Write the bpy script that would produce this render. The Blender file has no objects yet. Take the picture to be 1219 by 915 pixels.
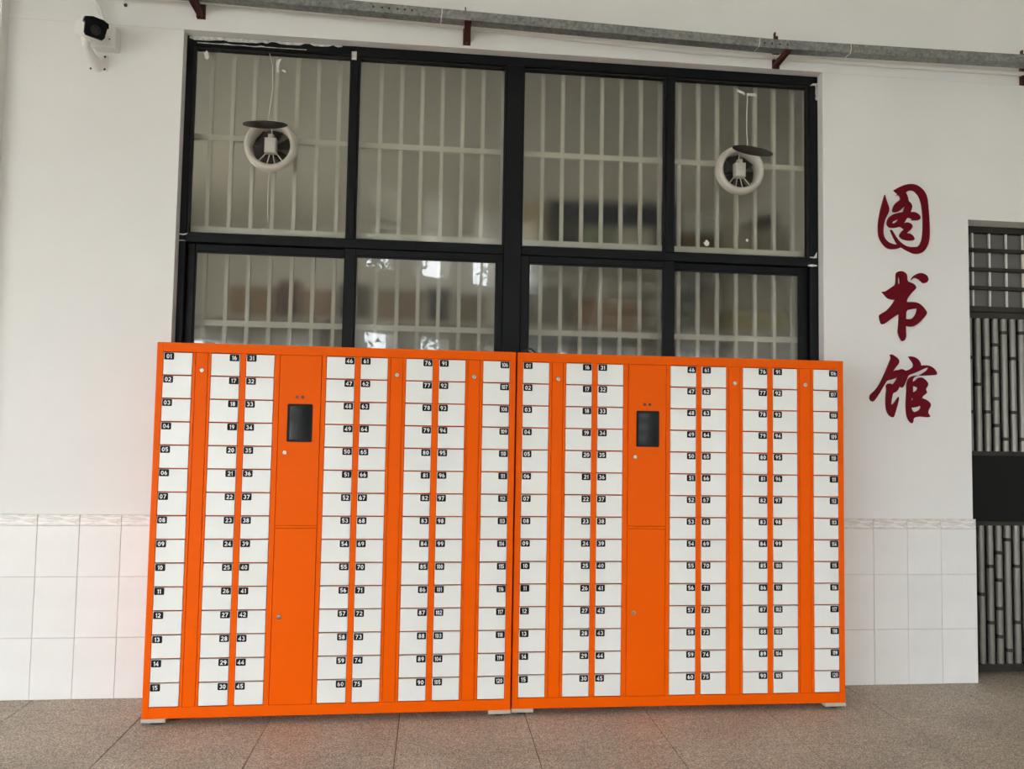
import bpy, math, random
from mathutils import Vector, Matrix
random.seed(7)
PI = math.pi
scn = bpy.context.scene
col = scn.collection

# ------------------------------------------------------------------ camera
CAM = (0.1065, -4.0742, 1.3818)
YAW, PITCH, ROLL, FPX = 0.1018, 0.0555, 0.0171, 912.78
fw = Vector((math.sin(YAW)*math.cos(PITCH), math.cos(YAW)*math.cos(PITCH), math.sin(PITCH)))
rt = Vector((math.cos(YAW), -math.sin(YAW), 0.0))
up = rt.cross(fw)
r2 = rt*math.cos(ROLL) + up*math.sin(ROLL)
u2 = -rt*math.sin(ROLL) + up*math.cos(ROLL)
cd = bpy.data.cameras.new('camera')
cd.sensor_width = 36.0
cd.lens = FPX*36.0/1219.0
cd.clip_start = 0.05
cam = bpy.data.objects.new('camera', cd)
cam.matrix_world = Matrix(((r2.x, u2.x, -fw.x, CAM[0]), (r2.y, u2.y, -fw.y, CAM[1]),
                           (r2.z, u2.z, -fw.z, CAM[2]), (0, 0, 0, 1)))
col.objects.link(cam)
scn.camera = cam

# ------------------------------------------------------------------ world: bright overcast sky
w = bpy.data.worlds.new('overcast_sky')
scn.world = w
w.use_nodes = True
bg = w.node_tree.nodes['Background']
bg.inputs['Color'].default_value = (0.93, 0.985, 1.03, 1)
bg.inputs['Strength'].default_value = 1.0

scn.view_settings.view_transform = 'Standard'
scn.view_settings.look = 'None'
scn.view_settings.gamma = 1.0
scn.view_settings.use_curve_mapping = False
scn.view_settings.exposure = 3.18
scn.cycles.max_bounces = 14
scn.cycles.diffuse_bounces = 6
scn.cycles.transmission_bounces = 10
scn.cycles.sample_clamp_indirect = 6.0

# ------------------------------------------------------------------ helpers
class MB:
    def __init__(s):
        s.v = []; s.f = []; s.m = []
    def add(s, vs, fs, m=0):
        b = len(s.v)
        s.v += [tuple(p) for p in vs]
        s.f += [tuple(b+i for i in f) for f in fs]
        s.m += [m]*len(fs)
        return s
    def box(s, x0, x1, y0, y1, z0, z1, m=0):
        vs = [(x0,y0,z0),(x1,y0,z0),(x1,y1,z0),(x0,y1,z0),(x0,y0,z1),(x1,y0,z1),(x1,y1,z1),(x0,y1,z1)]
        return s.add(vs, [(0,3,2,1),(4,5,6,7),(0,1,5,4),(1,2,6,5),(2,3,7,6),(3,0,4,7)], m)
    def cbox(s, x0, x1, y0, y1, z0, z1, c=0.0015, m=0):
        """box with the edges of its front (-Y) face chamfered"""
        vs = [(x0+c,y0,z0+c),(x1-c,y0,z0+c),(x1-c,y0,z1-c),(x0+c,y0,z1-c),
              (x0,y0+c,z0),(x1,y0+c,z0),(x1,y0+c,z1),(x0,y0+c,z1),
              (x0,y1,z0),(x1,y1,z0),(x1,y1,z1),(x0,y1,z1)]
        fs = [(0,1,2,3)]
        for a in range(4):
            b = (a+1) % 4
            fs += [(4+a,4+b,b,a), (8+a,8+b,4+b,4+a)]
        fs.append((11,10,9,8))
        return s.add(vs, fs, m)
    def obox(s, c, ax, ay, az, m=0):
        """box from centre and three half-extent vectors"""
        c = Vector(c); ax = Vector(ax); ay = Vector(ay); az = Vector(az)
        vs = [c+ax*i+ay*j+az*k for k in (-1,1) for (i,j) in ((-1,-1),(1,-1),(1,1),(-1,1))]
        return s.add(vs, [(0,3,2,1),(4,5,6,7),(0,1,5,4),(1,2,6,5),(2,3,7,6),(3,0,4,7)], m)
    def bar(s, a, b, wd, ht, m=0, upv=(0,0,1)):
        a = Vector(a); b = Vector(b); d = (b-a)
        sd = d.cross(Vector(upv)).normalized(); uu = sd.cross(d).normalized()
        return s.obox((a+b)/2, d/2, sd*wd/2, uu*ht/2, m)
    def tube(s, pts, r, n=10, m=0, cap=True):
        pts = [Vector(p) for p in pts]; rs = r if isinstance(r, (list, tuple)) else [r]*len(pts)
        vs = []; fs = []
        t0 = (pts[1]-pts[0]).normalized()
        ref = Vector((0,0,1)) if abs(t0.z) < .9 else Vector((1,0,0))
        sd = t0.cross(ref).normalized()
        for i, p in enumerate(pts):
            t = (pts[min(i+1,len(pts)-1)]-pts[max(i-1,0)]).normalized()
            sd = (sd - t*sd.dot(t)).normalized(); uu = sd.cross(t)
            for k in range(n):
                a = 2*PI*k/n
                vs.append(p + (sd*math.cos(a)+uu*math.sin(a))*rs[i])
        for i in range(len(pts)-1):
            for k in range(n):
                k2 = (k+1) % n
                fs.append((i*n+k, i*n+k2, (i+1)*n+k2, (i+1)*n+k))
        if cap:
            fs.append(tuple(range(n-1,-1,-1))); fs.append(tuple((len(pts)-1)*n+k for k in range(n)))
        return s.add(vs, fs, m)
    def lathe(s, c, prof, n=32, m=0, axis='y', closed=False):
        """profile of (radius, along) about an axis through c"""
        c = Vector(c); vs = []; fs = []
        for (r, h) in prof:
            for k in range(n):
                a = 2*PI*k/n; x, z = r*math.cos(a), r*math.sin(a)
                vs.append(c + (Vector((x,h,z)) if axis == 'y' else Vector((x,z,h))))
        P = len(prof)
        for i in range(P if closed else P-1):
            j = (i+1) % P
            for k in range(n):
                k2 = (k+1) % n
                fs.append((i*n+k, i*n+k2, j*n+k2, j*n+k))
        if not closed:
            if prof[0][0] > 1e-5: fs.append(tuple(range(n-1,-1,-1)))
            if prof[-1][0] > 1e-5: fs.append(tuple((P-1)*n+k for k in range(n)))
        return s.add(vs, fs, m)
    def mesh(s, name, mats):
        me = bpy.data.meshes.new(name)
        me.from_pydata(s.v, [], s.f)
        for mt in mats: me.materials.append(mt)
        me.polygons.foreach_set('material_index', s.m)
        me.update()
        return me
    def build(s, name, mats, parent=None, smooth=False, fix=False):
        if not isinstance(mats, (list, tuple)): mats = [mats]
        me = s.mesh(name, mats)
        if fix: recalc(me)
        return link(name, me, parent, smooth=smooth)

def recalc(me):
    import bmesh
    bm = bmesh.new(); bm.from_mesh(me)
    bmesh.ops.recalc_face_normals(bm, faces=bm.faces)
    bm.to_mesh(me); bm.free()

def link(name, me, parent=None, loc=None, smooth=False):
    o = bpy.data.objects.new(name, me); col.objects.link(o)
    if parent: o.parent = parent
    if loc: o.location = loc
    if smooth:
        me.polygons.foreach_set('use_smooth', [True]*len(me.polygons))
        try: me.set_sharp_from_angle(angle=math.radians(38))
        except Exception: pass
    return o

def tag(o, label, cat=None, group=None, kind=None):
    o['label'] = label
    if cat: o['category'] = cat
    if group: o['group'] = group
    if kind: o['kind'] = kind
    return o

def empty(name, loc=(0,0,0), rz=0.0):
    o = bpy.data.objects.new(name, None); col.objects.link(o)
    o.empty_display_size = 0.1
    o.location = loc; o.rotation_euler = (0,0,rz)
    return o

# ------------------------------------------------------------------ materials
def s2l(c):
    return tuple(((x/255)/12.92 if x/255 <= .04045 else ((x/255+.055)/1.055)**2.4) for x in c)

def mat(name, base, rough=.5, metal=0.0, spec=.5, var=0.0, vscale=6.0, bump=0.0, bscale=120.0, objvar=0.0, coat=0.0, base2=None, detail=4.0):
    m = bpy.data.materials.new(name); m.use_nodes = True
    nt = m.node_tree; p = nt.nodes['Principled BSDF']
    p.inputs['Base Color'].default_value = (*base, 1)
    p.inputs['Roughness'].default_value = rough
    p.inputs['Metallic'].default_value = metal
    p.inputs['Specular IOR Level'].default_value = spec
    p.inputs['Coat Weight'].default_value = coat
    tc = nt.nodes.new('ShaderNodeTexCoord')
    last = None
    if var > 0 or base2:
        n = nt.nodes.new('ShaderNodeTexNoise'); n.inputs['Scale'].default_value = vscale
        n.inputs['Detail'].default_value = detail; n.inputs['Roughness'].default_value = .6
        nt.links.new(tc.outputs['Object'], n.inputs['Vector'])
        r = nt.nodes.new('ShaderNodeValToRGB')
        b2 = base2 or tuple(max(0, c*(1-var)) for c in base)
        r.color_ramp.elements[0].position = .3; r.color_ramp.elements[1].position = .7
        r.color_ramp.elements[0].color = (*b2, 1); r.color_ramp.elements[1].color = (*base, 1)
        nt.links.new(n.outputs['Fac'], r.inputs['Fac'])
        last = r.outputs['Color']
    if objvar > 0:
        oi = nt.nodes.new('ShaderNodeObjectInfo')
        mr = nt.nodes.new('ShaderNodeMapRange')
        mr.inputs['To Min'].default_value = 1-objvar; mr.inputs['To Max'].default_value = 1.0
        nt.links.new(oi.outputs['Random'], mr.inputs['Value'])
        mx = nt.nodes.new('ShaderNodeMix'); mx.data_type = 'RGBA'; mx.blend_type = 'MULTIPLY'
        mx.inputs['Factor'].default_value = 1.0
        if last: nt.links.new(last, mx.inputs[6])
        else: mx.inputs[6].default_value = (*base, 1)
        cb = nt.nodes.new('ShaderNodeCombineColor')
        for i in range(3): nt.links.new(mr.outputs['Result'], cb.inputs[i])
        nt.links.new(cb.outputs['Color'], mx.inputs[7])
        last = mx.outputs[2]
    if last: nt.links.new(last, p.inputs['Base Color'])
    if bump > 0:
        n2 = nt.nodes.new('ShaderNodeTexNoise'); n2.inputs['Scale'].default_value = bscale; n2.inputs['Detail'].default_value = 3
        nt.links.new(tc.outputs['Object'], n2.inputs['Vector'])
        bn = nt.nodes.new('ShaderNodeBump'); bn.inputs['Strength'].default_value = bump; bn.inputs['Distance'].default_value = .003
        nt.links.new(n2.outputs['Fac'], bn.inputs['Height']); nt.links.new(bn.outputs['Normal'], p.inputs['Normal'])
    return m

M = {}
M['plaster'] = mat('painted_plaster', (.80,.792,.768), rough=.75, var=.05, vscale=1.7, bump=.12, bscale=60)
M['tile'] = mat('wall_tile_glaze', (.83,.82,.795), rough=.22, var=.05, vscale=5, objvar=.04)
M['grout'] = mat('tile_grout', (.50,.48,.44), rough=.9)
M['orange'] = mat('orange_powder_coat', (.86,.110,.0), rough=.42, spec=.07, bump=.03, bscale=500)
M['door_white'] = mat('white_enamel', (.80,.80,.765), rough=.30, objvar=.02)
M['plate'] = mat('black_number_plate', (.008,.008,.010), rough=.5, spec=.12)
M['digit'] = mat('white_print', (.85,.85,.85), rough=.5)
M['black_frame'] = mat('black_aluminium', (.004,.005,.006), rough=.45, spec=.18, var=.2, vscale=9)
M['gasket'] = mat('black_rubber_gasket', (.006,.006,.006), rough=.7)
M['white_plastic'] = mat('white_plastic', (.60,.57,.50), rough=.35)
M['cam_white'] = mat('white_camera_paint', (.80,.79,.76), rough=.35)
M['black_gloss'] = mat('black_gloss', (.004,.004,.005), rough=.25, spec=.12)
M['lens'] = mat('dark_lens_glass', (.004,.004,.006), rough=.04)
M['flap'] = mat('smoked_plastic', (.035,.031,.028), rough=.4, spec=.2)
M['blade'] = mat('dark_fan_blade', (.035,.029,.024), rough=.45, spec=.2)
M['cord'] = mat('pale_cord', (.72,.70,.62), rough=.8)
M['tape'] = mat('clear_tape', (.74,.72,.65), rough=.4)
M['caulk'] = mat('white_caulk', (.80,.78,.74), rough=.7, base2=(.3,.3,.3), vscale=40)
M['red_iron'] = mat('red_oxide_paint', (.075,.010,.008), rough=.6, var=.4, vscale=25)
M['crimson'] = mat('crimson_acrylic', (.135,.0005,.008), rough=.5, spec=.12)
M['chrome'] = mat('brushed_lock_metal', (.38,.36,.33), rough=.3, metal=1.0)
M['keyhole'] = mat('dark_keyhole', (.02,.02,.02), rough=.6)
M['hole'] = mat('dark_red_sensor', (.06,.004,.004), rough=.3)
M['screen'] = mat('dark_screen_glass', (.010,.012,.012), rough=.06, spec=.22)
M['bezel'] = mat('black_bezel', (.004,.004,.004), rough=.35, spec=.12)
M['pad'] = mat('pale_foam_pad', (.52,.44,.37), rough=.9)
M['black_cable'] = mat('black_cable', (.01,.01,.01), rough=.5)
M['grille'] = mat('white_painted_bar', (.74,.72,.66), rough=.45)
M['steel_dark'] = mat('dark_steel_frame', (.034,.032,.026), rough=.5, metal=.2, spec=.3, var=.2)
M['steel_bar'] = mat('stainless_tube', (.24,.23,.20), rough=.36, metal=.35, var=.15, vscale=14)
M['door_panel'] = mat('dark_door_panel', (.006,.006,.006), rough=.4, spec=.15)
M['door_back'] = mat('grey_door_back', (.12,.115,.10), rough=.5)
M['concrete'] = mat('grey_concrete', (.42,.40,.37), rough=.9, var=.2, vscale=2)
M['ceil'] = mat('ceiling_paint', (.88,.865,.82), rough=.9, var=.03)
M['room'] = mat('library_wall_paint', (.62,.60,.545), rough=.9)
M['shelf'] = mat('pale_laminate', (.60,.57,.49), rough=.5)
M['bark'] = mat('tree_bark', (.10,.075,.05), rough=.9, var=.4, vscale=12)
M['leaf'] = mat('tree_leaf', (.055,.11,.03), rough=.5, var=.5, vscale=3)
M['paving'] = mat('pale_paving', (.68,.655,.60), rough=.9, var=.15, vscale=1.5)
M['joint'] = mat('dark_floor_joint', (.10,.09,.08), rough=.9)
M['back_disc'] = mat('brown_fan_backing', (.13,.115,.095), rough=.6)
M['conduit'] = mat('white_conduit', (.78,.76,.72), rough=.5)

def floor_mat():
    m = bpy.data.materials.new('speckled_granite'); m.use_nodes = True
    nt = m.node_tree; p = nt.nodes['Principled BSDF']; N = nt.nodes.new; L = nt.links.new
    geo = N('ShaderNodeNewGeometry')
    n1 = N('ShaderNodeTexNoise'); n1.inputs['Scale'].default_value = 130; n1.inputs['Detail'].default_value = 3
    n2 = N('ShaderNodeTexNoise'); n2.inputs['Scale'].default_value = 2.2; n2.inputs['Detail'].default_value = 5
    n3 = N('ShaderNodeTexNoise'); n3.inputs['Scale'].default_value = 34; n3.inputs['Detail'].default_value = 4
    for n in (n1, n2, n3): L(geo.outputs['Position'], n.inputs['Vector'])
    r1 = N('ShaderNodeValToRGB')
    e = r1.color_ramp.elements
    e[0].position = .36; e[0].color = (.26,.215,.165,1)
    e[1].position = .64; e[1].color = (.76,.67,.54,1)
    x = e.new(.5); x.color = (.51,.44,.355,1)
    L(n1.outputs['Fac'], r1.inputs['Fac'])
    r2_ = N('ShaderNodeValToRGB')
    r2_.color_ramp.elements[0].position = .3; r2_.color_ramp.elements[0].color = (.78,.78,.78,1)
    r2_.color_ramp.elements[1].position = .7; r2_.color_ramp.elements[1].color = (1.1,1.1,1.1,1)
    L(n2.outputs['Fac'], r2_.inputs['Fac'])
    r3 = N('ShaderNodeValToRGB')
    r3.color_ramp.elements[0].position = .35; r3.color_ramp.elements[0].color = (.8,.8,.8,1)
    r3.color_ramp.elements[1].position = .65; r3.color_ramp.elements[1].color = (1.1,1.1,1.1,1)
    L(n3.outputs['Fac'], r3.inputs['Fac'])
    def mul(a, b):
        k = N('ShaderNodeMix'); k.data_type = 'RGBA'; k.blend_type = 'MULTIPLY'; k.inputs['Factor'].default_value = 1
        L(a, k.inputs[6]); L(b, k.inputs[7]); return k.outputs[2]
    c = mul(mul(r1.outputs['Color'], r2_.outputs['Color']), r3.outputs['Color'])
    L(c, p.inputs['Base Color'])
    p.inputs['Roughness'].default_value = .55
    return m
M['granite'] = floor_mat()

def marble_mat():
    m = bpy.data.materials.new('marbled_border_glaze'); m.use_nodes = True
    nt = m.node_tree; p = nt.nodes['Principled BSDF']; N = nt.nodes.new; L = nt.links.new
    tc = N('ShaderNodeTexCoord'); mp = N('ShaderNodeMapping'); mp.inputs['Rotation'].default_value = (0, .7, 0)
    mp.inputs['Scale'].default_value = (5, 5, 30)
    L(tc.outputs['Object'], mp.inputs['Vector'])
    n = N('ShaderNodeTexNoise'); n.inputs['Scale'].default_value = 1.6; n.inputs['Detail'].default_value = 5; n.inputs['Distortion'].default_value = .6
    L(mp.outputs['Vector'], n.inputs['Vector'])
    r = N('ShaderNodeValToRGB'); e = r.color_ramp.elements
    e[0].position = .42; e[0].color = (.82,.80,.77,1); e[1].position = .60; e[1].color = (.82,.80,.77,1)
    x = e.new(.5); x.color = (.62,.585,.54,1)
    L(n.outputs['Fac'], r.inputs['Fac']); L(r.outputs['Color'], p.inputs['Base Color'])
    p.inputs['Roughness'].default_value = .25
    return m
M['marble'] = marble_mat()

def galv_mat():
    m = bpy.data.materials.new('galvanised_steel'); m.use_nodes = True
    nt = m.node_tree; p = nt.nodes['Principled BSDF']; N = nt.nodes.new; L = nt.links.new
    tc = N('ShaderNodeTexCoord')
    v = N('ShaderNodeTexVoronoi'); v.inputs['Scale'].default_value = 70
    n = N('ShaderNodeTexNoise'); n.inputs['Scale'].default_value = 9; n.inputs['Detail'].default_value = 6
    L(tc.outputs['Object'], v.inputs['Vector']); L(tc.outputs['Object'], n.inputs['Vector'])
    r = N('ShaderNodeValToRGB')
    r.color_ramp.elements[0].position = .2; r.color_ramp.elements[0].color = (.15,.155,.15,1)
    r.color_ramp.elements[1].position = .8; r.color_ramp.elements[1].color = (.33,.335,.32,1)
    mx = N('ShaderNodeMix'); mx.inputs['Factor'].default_value = .5
    L(v.outputs['Color'], mx.inputs[2]); L(n.outputs['Fac'], mx.inputs[3])
    L(mx.outputs[0], r.inputs['Fac']); L(r.outputs['Color'], p.inputs['Base Color'])
    p.inputs['Metallic'].default_value = .55; p.inputs['Roughness'].default_value = .5
    return m
M['galv'] = galv_mat()

def glass_mat(name, ior):
    """smooth outer face, frosted body: sharp Fresnel reflection over rough refraction"""
    m = bpy.data.materials.new(name); m.use_nodes = True
    nt = m.node_tree; N = nt.nodes.new; L = nt.links.new
    nt.nodes.remove(nt.nodes['Principled BSDF'])
    out = nt.nodes['Material Output']
    rf = N('ShaderNodeBsdfRefraction'); rf.inputs['IOR'].default_value = 1.25; rf.inputs['Roughness'].default_value = .268
    rf.inputs['Color'].default_value = (.93,.93,.90,1)
    gl = N('ShaderNodeBsdfGlossy'); gl.inputs['Roughness'].default_value = .01
    fr = N('ShaderNodeFresnel'); fr.inputs['IOR'].default_value = ior
    mx = N('ShaderNodeMixShader')
    L(fr.outputs['Fac'], mx.inputs['Fac']); L(rf.outputs[0], mx.inputs[1]); L(gl.outputs[0], mx.inputs[2])
    L(mx.outputs[0], out.inputs['Surface'])
    return m
M['glass'] = glass_mat('frosted_window_glass', 1.5)
M['sash_glass'] = glass_mat('frosted_reflective_glass', 1.85)


# ================================================================== the setting
WY = 0.012                    # plaster face of the wall (the tile faces stand at y = 0)
HC = 5.8                      # hall ceiling
wb = MB()
def wbx(x0, x1, z0, z1, y0=WY): wb.box(x0, x1, y0, .25, z0, z1)
WX0, WX1, WZ0, WZ1 = -1.243, 2.281, 1.0, 3.440
DX0, DX1, DZ1 = 3.160, 4.76, 2.625
wbx(-6.0, WX0, 0, WZ1); wbx(WX1, DX0, 0, WZ1); wbx(WX0, WX1, 0, WZ0)
wbx(DX0, DX1, DZ1, WZ1); wbx(DX1, 7.0, 0, WZ1)
wbx(-6.0, 7.0, WZ1, HC, WY-.0035)
wall = tag(wb.build('wall_back', M['plaster']), 'white plastered wall around the dark window with tiled lower part', 'wall', kind='structure')

# wainscot tiles, each a piece of the wall
bed = MB().box(-2.112, 3.163, .0065, WY, 0, .905)
bed.build('grout_bed', M['grout'], wall)
TW, G = .2, .0016
rows = [(0, .3), (.3, .6), (.6, .8532)]
tile_mesh = {}
def wall_tile(x0, x1, z0, z1, name, m):
    wd = x1-x0-G; ht = z1-z0-G
    key = (name, round(wd, 4), round(ht, 4))
    if key not in tile_mesh:
        tile_mesh[key] = MB().cbox(-wd/2, wd/2, 0, .0075, -ht/2, ht/2, .0012).mesh(name, [m])
    link(name, tile_mesh[key], wall, ((x0+x1)/2, random.uniform(-.0004, .0004), (z0+z1)/2))
xs = [-2.112] + [-1.8421+TW*k for k in range(-1, 25)] + [3.170]
for a, b in zip(xs[:-1], xs[1:]):
    if b-a < .02: continue
    for z0, z1 in rows: wall_tile(a, b, z0, z1, 'tile', M['tile'])
    wall_tile(a, b, .8532, .9078, 'border_tile', M['marble'])

# pilaster at the far left, standing 6 cm proud
pil = MB().box(-2.62, -2.112, -.055, WY, 0, HC)
tag(pil.build('trim_1', M['plaster']), 'pale plaster pilaster at the left edge beside the tiles', 'pilaster', kind='structure')

# floor: granite slabs of 60 cm over a dark bed
fl = MB().box(-6.3, 7.3, -14.5, 4.7, -.15, -.004)
floor = tag(fl.build('floor', M['granite']), 'brown grey speckled granite floor of large slabs', 'floor', kind='structure')
gd = MB().box(-40, 40, -60, 30, -.35, -.16)
tag(gd.build('ground', M['paving']), 'pale paved ground outside the hall', 'ground', kind='structure')
slab = MB()
g = .0018
slab.add([(-.3+g+.001,-.3+g+.001,0),(.3-g-.001,-.3+g+.001,0),(.3-g-.001,.3-g-.001,0),(-.3+g+.001,.3-g-.001,0),
          (-.3+g,-.3+g,-.001),(.3-g,-.3+g,-.001),(.3-g,.3-g,-.001),(-.3+g,.3-g,-.001),
          (-.3+g,-.3+g,-.004),(.3-g,-.3+g,-.004),(.3-g,.3-g,-.004),(-.3+g,.3-g,-.004)],
         [(0,1,2,3),(4,5,1,0),(5,6,2,1),(6,7,3,2),(7,4,0,3),(8,9,5,4),(9,10,6,5),(10,11,7,6),(11,8,4,7)])
joint = MB().box(-4.3, 6.1, -5.0, .30, -.0042, -.0036)
joint.build('joint_bed', M['joint'], floor)
sm = slab.mesh('slab', [M['granite']])
for i in range(-6, 9):
    for j in range(0, 8):
        link('slab', sm, floor, (-.02+.6*i+.3, -.14+.3-.6*j, random.uniform(-.0006, 0)))

# the hall behind the photographer: ceiling, end wall, and a facade with two rows of openings
tag(MB().box(-6.25, 7.2, -14.5, .25, HC, HC+.25).build('ceiling', M['ceil']), 'painted hall ceiling high above the lockers', 'ceiling', kind='structure')
tag(MB().box(7.0, 7.25, -14.2, .25, 0, HC).build('wall_right', M['plaster']), 'plain plaster wall closing the right end of the hall', 'wall', kind='structure')
LH = 2.52                      # head height of the wide open bays
lw = MB().box(-6.25, -6.0, -4.7, .25, LH, HC)
lw.box(-6.25, -6.0, -3.0, .25, 0, LH)  # solid stretch added out of view to cut the grazing light
tag(lw.build('wall_left', M['plaster']), 'unseen wall narrowing the open left end of the hall, shaped to limit the light', 'wall', kind='structure')
fa = MB()
U0, UB, U1 = -6.05, -.30, 10.2
PITCHU, OW = 1.06, .56
fa.box(U0, UB, -.3, 0, LH, HC)                       # wide unseen bays at the left, opened up to let in frontal light
for c0 in (U0, -3.2, UB-.35): fa.box(c0, c0+.35, -.3, 0, 0, LH)
fa.box(UB, U1, -.3, 0, 2.88, 3.9); fa.box(UB, U1, -.3, 0, 5.3, HC); fa.box(UB, 4.3, -.3, 0, 0, .25)
k = 0
prev = UB
while True:
    o0 = k*PITCHU; o1 = o0+OW
    if o1 > 4.0: break
    fa.box(prev, o0, -.3, 0, .25, 2.88); fa.box(prev, o0, -.3, 0, 3.9, 5.3)
    prev = o1; k += 1
fa.box(prev, 4.3, -.3, 0, .25, 2.88)
for c0 in (6.8, U1-.4): fa.box(c0, c0+.35, -.3, 0, 0, 2.88)  # unseen open bays added at the right to brighten that side
fa.box(prev, U1, -.3, 0, 3.9, 5.3)
fo = fa.build('wall_front', M['plaster'])
fo.location = (-1.0, -8.0, 0); fo.rotation_euler = (0, 0, math.atan2(-.563, .826))
tag(fo, 'two storey facade with tall openings mirrored in the lower panes', 'wall', kind='structure')

# library room behind the window
tag(MB().box(-2.9, 3.12, 4.5, 4.7, 0, 3.7).build('wall_far', M['room']), 'dim wall of the room behind the frosted window', 'wall', kind='structure')
tag(MB().box(-3.1, -2.9, .25, 4.7, 0, .9).box(-3.1, -2.9, .25, 4.7, 2.75, 3.7).box(-3.1, -2.9, .25, 1.6, .9, 2.75).box(-3.1, -2.9, 3.1, 4.7, .9, 2.75).build('wall_inner_left', M['room']), 'unseen left wall of the room behind the window, with an opening added to light it', 'wall', kind='structure')  # opening added in this unseen wall to light the room
tag(MB().box(3.12, 3.16, .25, 4.7, 0, 3.7).build('wall_inner_right', M['room']), 'right wall of the room behind the frosted window', 'wall', kind='structure')
tag(MB().box(-3.1, 3.16, .25, 4.7, 3.6, 3.75).build('ceiling', M['room']), 'ceiling of the room behind the frosted window', 'ceiling', kind='structure')

# ================================================================== window
FY = .067
win = tag(empty('window_1', ((WX0+WX1)/2, FY, WZ0)), 'large black framed window with eight frosted panes above the lockers', 'window', kind='structure')
OX, OZ = (WX0+WX1)/2, WZ0
def wbar(x0, x1, z0, z1, y0=0.0, y1=.07, name='frame_bar', parent=None, c=.003):
    return MB().cbox(x0-OX, x1-OX, y0, y1, z0-OZ, z1-OZ, c).build(name, M['black_frame'], parent or win)
wbar(WX0, -1.208, WZ0, WZ1); wbar(2.231, WX1, WZ0, WZ1)
wbar(-1.208, 2.231, 3.386, WZ1); wbar(-1.208, 2.231, WZ0, 1.05)
wbar(.470, .567, 1.05, 3.386, -.012)
wbar(-1.208, .470, 2.326, 2.375, -.004); wbar(.567, 2.231, 2.326, 2.375, -.004)
wbar(-.379, -.338, 2.375, 3.386); wbar(1.382, 1.429, 2.375, 3.386)

def pane(x0, x1, z0, z1, y, parent, hole=None, gm='glass'):
    th = .005
    mb = MB()
    if hole is None:
        mb.box(x0-OX, x1-OX, y, y+th, z0-OZ, z1-OZ)
    else:
        hx, hz, hr = hole
        angs = sorted(set([2*PI*k/40 for k in range(40)] +
                          [math.atan2(cz-hz, cx-hx) % (2*PI) for cx in (x0, x1) for cz in (z0, z1)]))
        n = len(angs); vs = []
        for yy in (y, y+th):
            for a in angs: vs.append((hx+hr*math.cos(a)-OX, yy, hz+hr*math.sin(a)-OZ))
            for a in angs:
                c, s = math.cos(a), math.sin(a)
                t = min(((x1-hx)/c if c > 1e-9 else (x0-hx)/c if c < -1e-9 else 1e9),
                        ((z1-hz)/s if s > 1e-9 else (z0-hz)/s if s < -1e-9 else 1e9))
                vs.append((hx+t*c-OX, yy, hz+t*s-OZ))
        fs = []
        for k in range(n):
            j = (k+1) % n
            fs += [(k, j, n+j, n+k), (2*n+k, 3*n+k, 3*n+j, 2*n+j), (k, 2*n+k, 2*n+j, j), (n+k, n+j, 3*n+j, 3*n+k)]
        mb.add(vs, fs)
    return mb.build('pane', M[gm], parent, fix=True)
FAN1 = (-.793, 2.868); FAN2 = (1.820, 2.870)
for i, (x0, x1) in enumerate([(-1.208, -.379), (-.338, .470), (.567, 1.382), (1.429, 2.231)]):
    # glazing beads round each upper light
    for (a, b, c, d) in ((x0, x0+.008, 2.375, 3.386), (x1-.008, x1, 2.375, 3.386), (x0+.008, x1-.008, 3.378, 3.386), (x0+.008, x1-.008, 2.375, 2.382)):
        MB().cbox(a-OX, b-OX, .012, .03, c-OZ, d-OZ, .002).build('glazing_bead', M['gasket'], win)
    pane(x0+.002, x1-.002, 2.377, 3.384, .03, win, hole=((*FAN1, .122) if i == 0 else (*FAN2, .122) if i == 3 else None))
def sash(x0, x1, p0, p1, y0):
    zt, zp, zb = 2.326, 2.285, 1.05
    s = MB()
    s.cbox(x0-OX, p0-OX, y0, y0+.03, zb-OZ, zt-OZ, .003); s.cbox(p1-OX, x1-OX, y0, y0+.03, zb-OZ, zt-OZ, .003)
    s.cbox(p0-OX, p1-OX, y0, y0+.03, zp-OZ, zt-OZ, .003); s.cbox(p0-OX, p1-OX, y0, y0+.03, zb-OZ, zb+.05-OZ, .003)
    so = s.build('sash', M['black_frame'], win)
    gk = MB()
    for (a, b, c, d) in ((p0, p0+.006, 1.1, zp), (p1-.006, p1, 1.1, zp), (p0+.006, p1-.006, zp-.006, zp)):
        gk.box(a-OX, b-OX, y0+.008, y0+.014, c-OZ, d-OZ)
    gk.build('gasket', M['gasket'], so)
    pane(p0+.001, p1-.001, 1.1, zp-.001, y0+.014, so, gm='sash_glass')
sash(-1.207, -.372, -1.168, -.386, .036)
sash(-.386, .470, -.326, .434, .004)
sash(.567, 1.437, .613, 1.375, .004)
sash(1.423, 2.231, 1.434, 2.186, .036)

# smeared white caulk along the head and the right jamb of the frame
def ragged(pts_top, pts_bot, y, name='caulk_smear'):
    n = len(pts_top); vs = []
    for yy in (y, y+.0015):
        vs += [(x-OX, yy, z-OZ) for x, z in pts_top] + [(x-OX, yy, z-OZ) for x, z in pts_bot]
    fs = []
    for k in range(n-1):
        fs += [(n+k, n+k+1, k+1, k), (2*n+k, 2*n+k+1, 3*n+k+1, 3*n+k), (k, k+1, 2*n+k+1, 2*n+k), (3*n+k, 3*n+k+1, n+k+1, n+k)]
    MB().add(vs, fs).build(name, M['caulk'], win, fix=True)
rn = random.Random(3)
tx = [-1.23+.025*k for k in range(33)]
ragged([(x, 3.4385-.002*rn.random()) for x in tx],
       [(x, 3.414+.012*(x+1.23)/.8+.012*rn.random()*(1 if rn.random() < .6 else 0)) for x in tx], -.0022)
tx = [-1.19+.03*k for k in range(20)]
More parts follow.
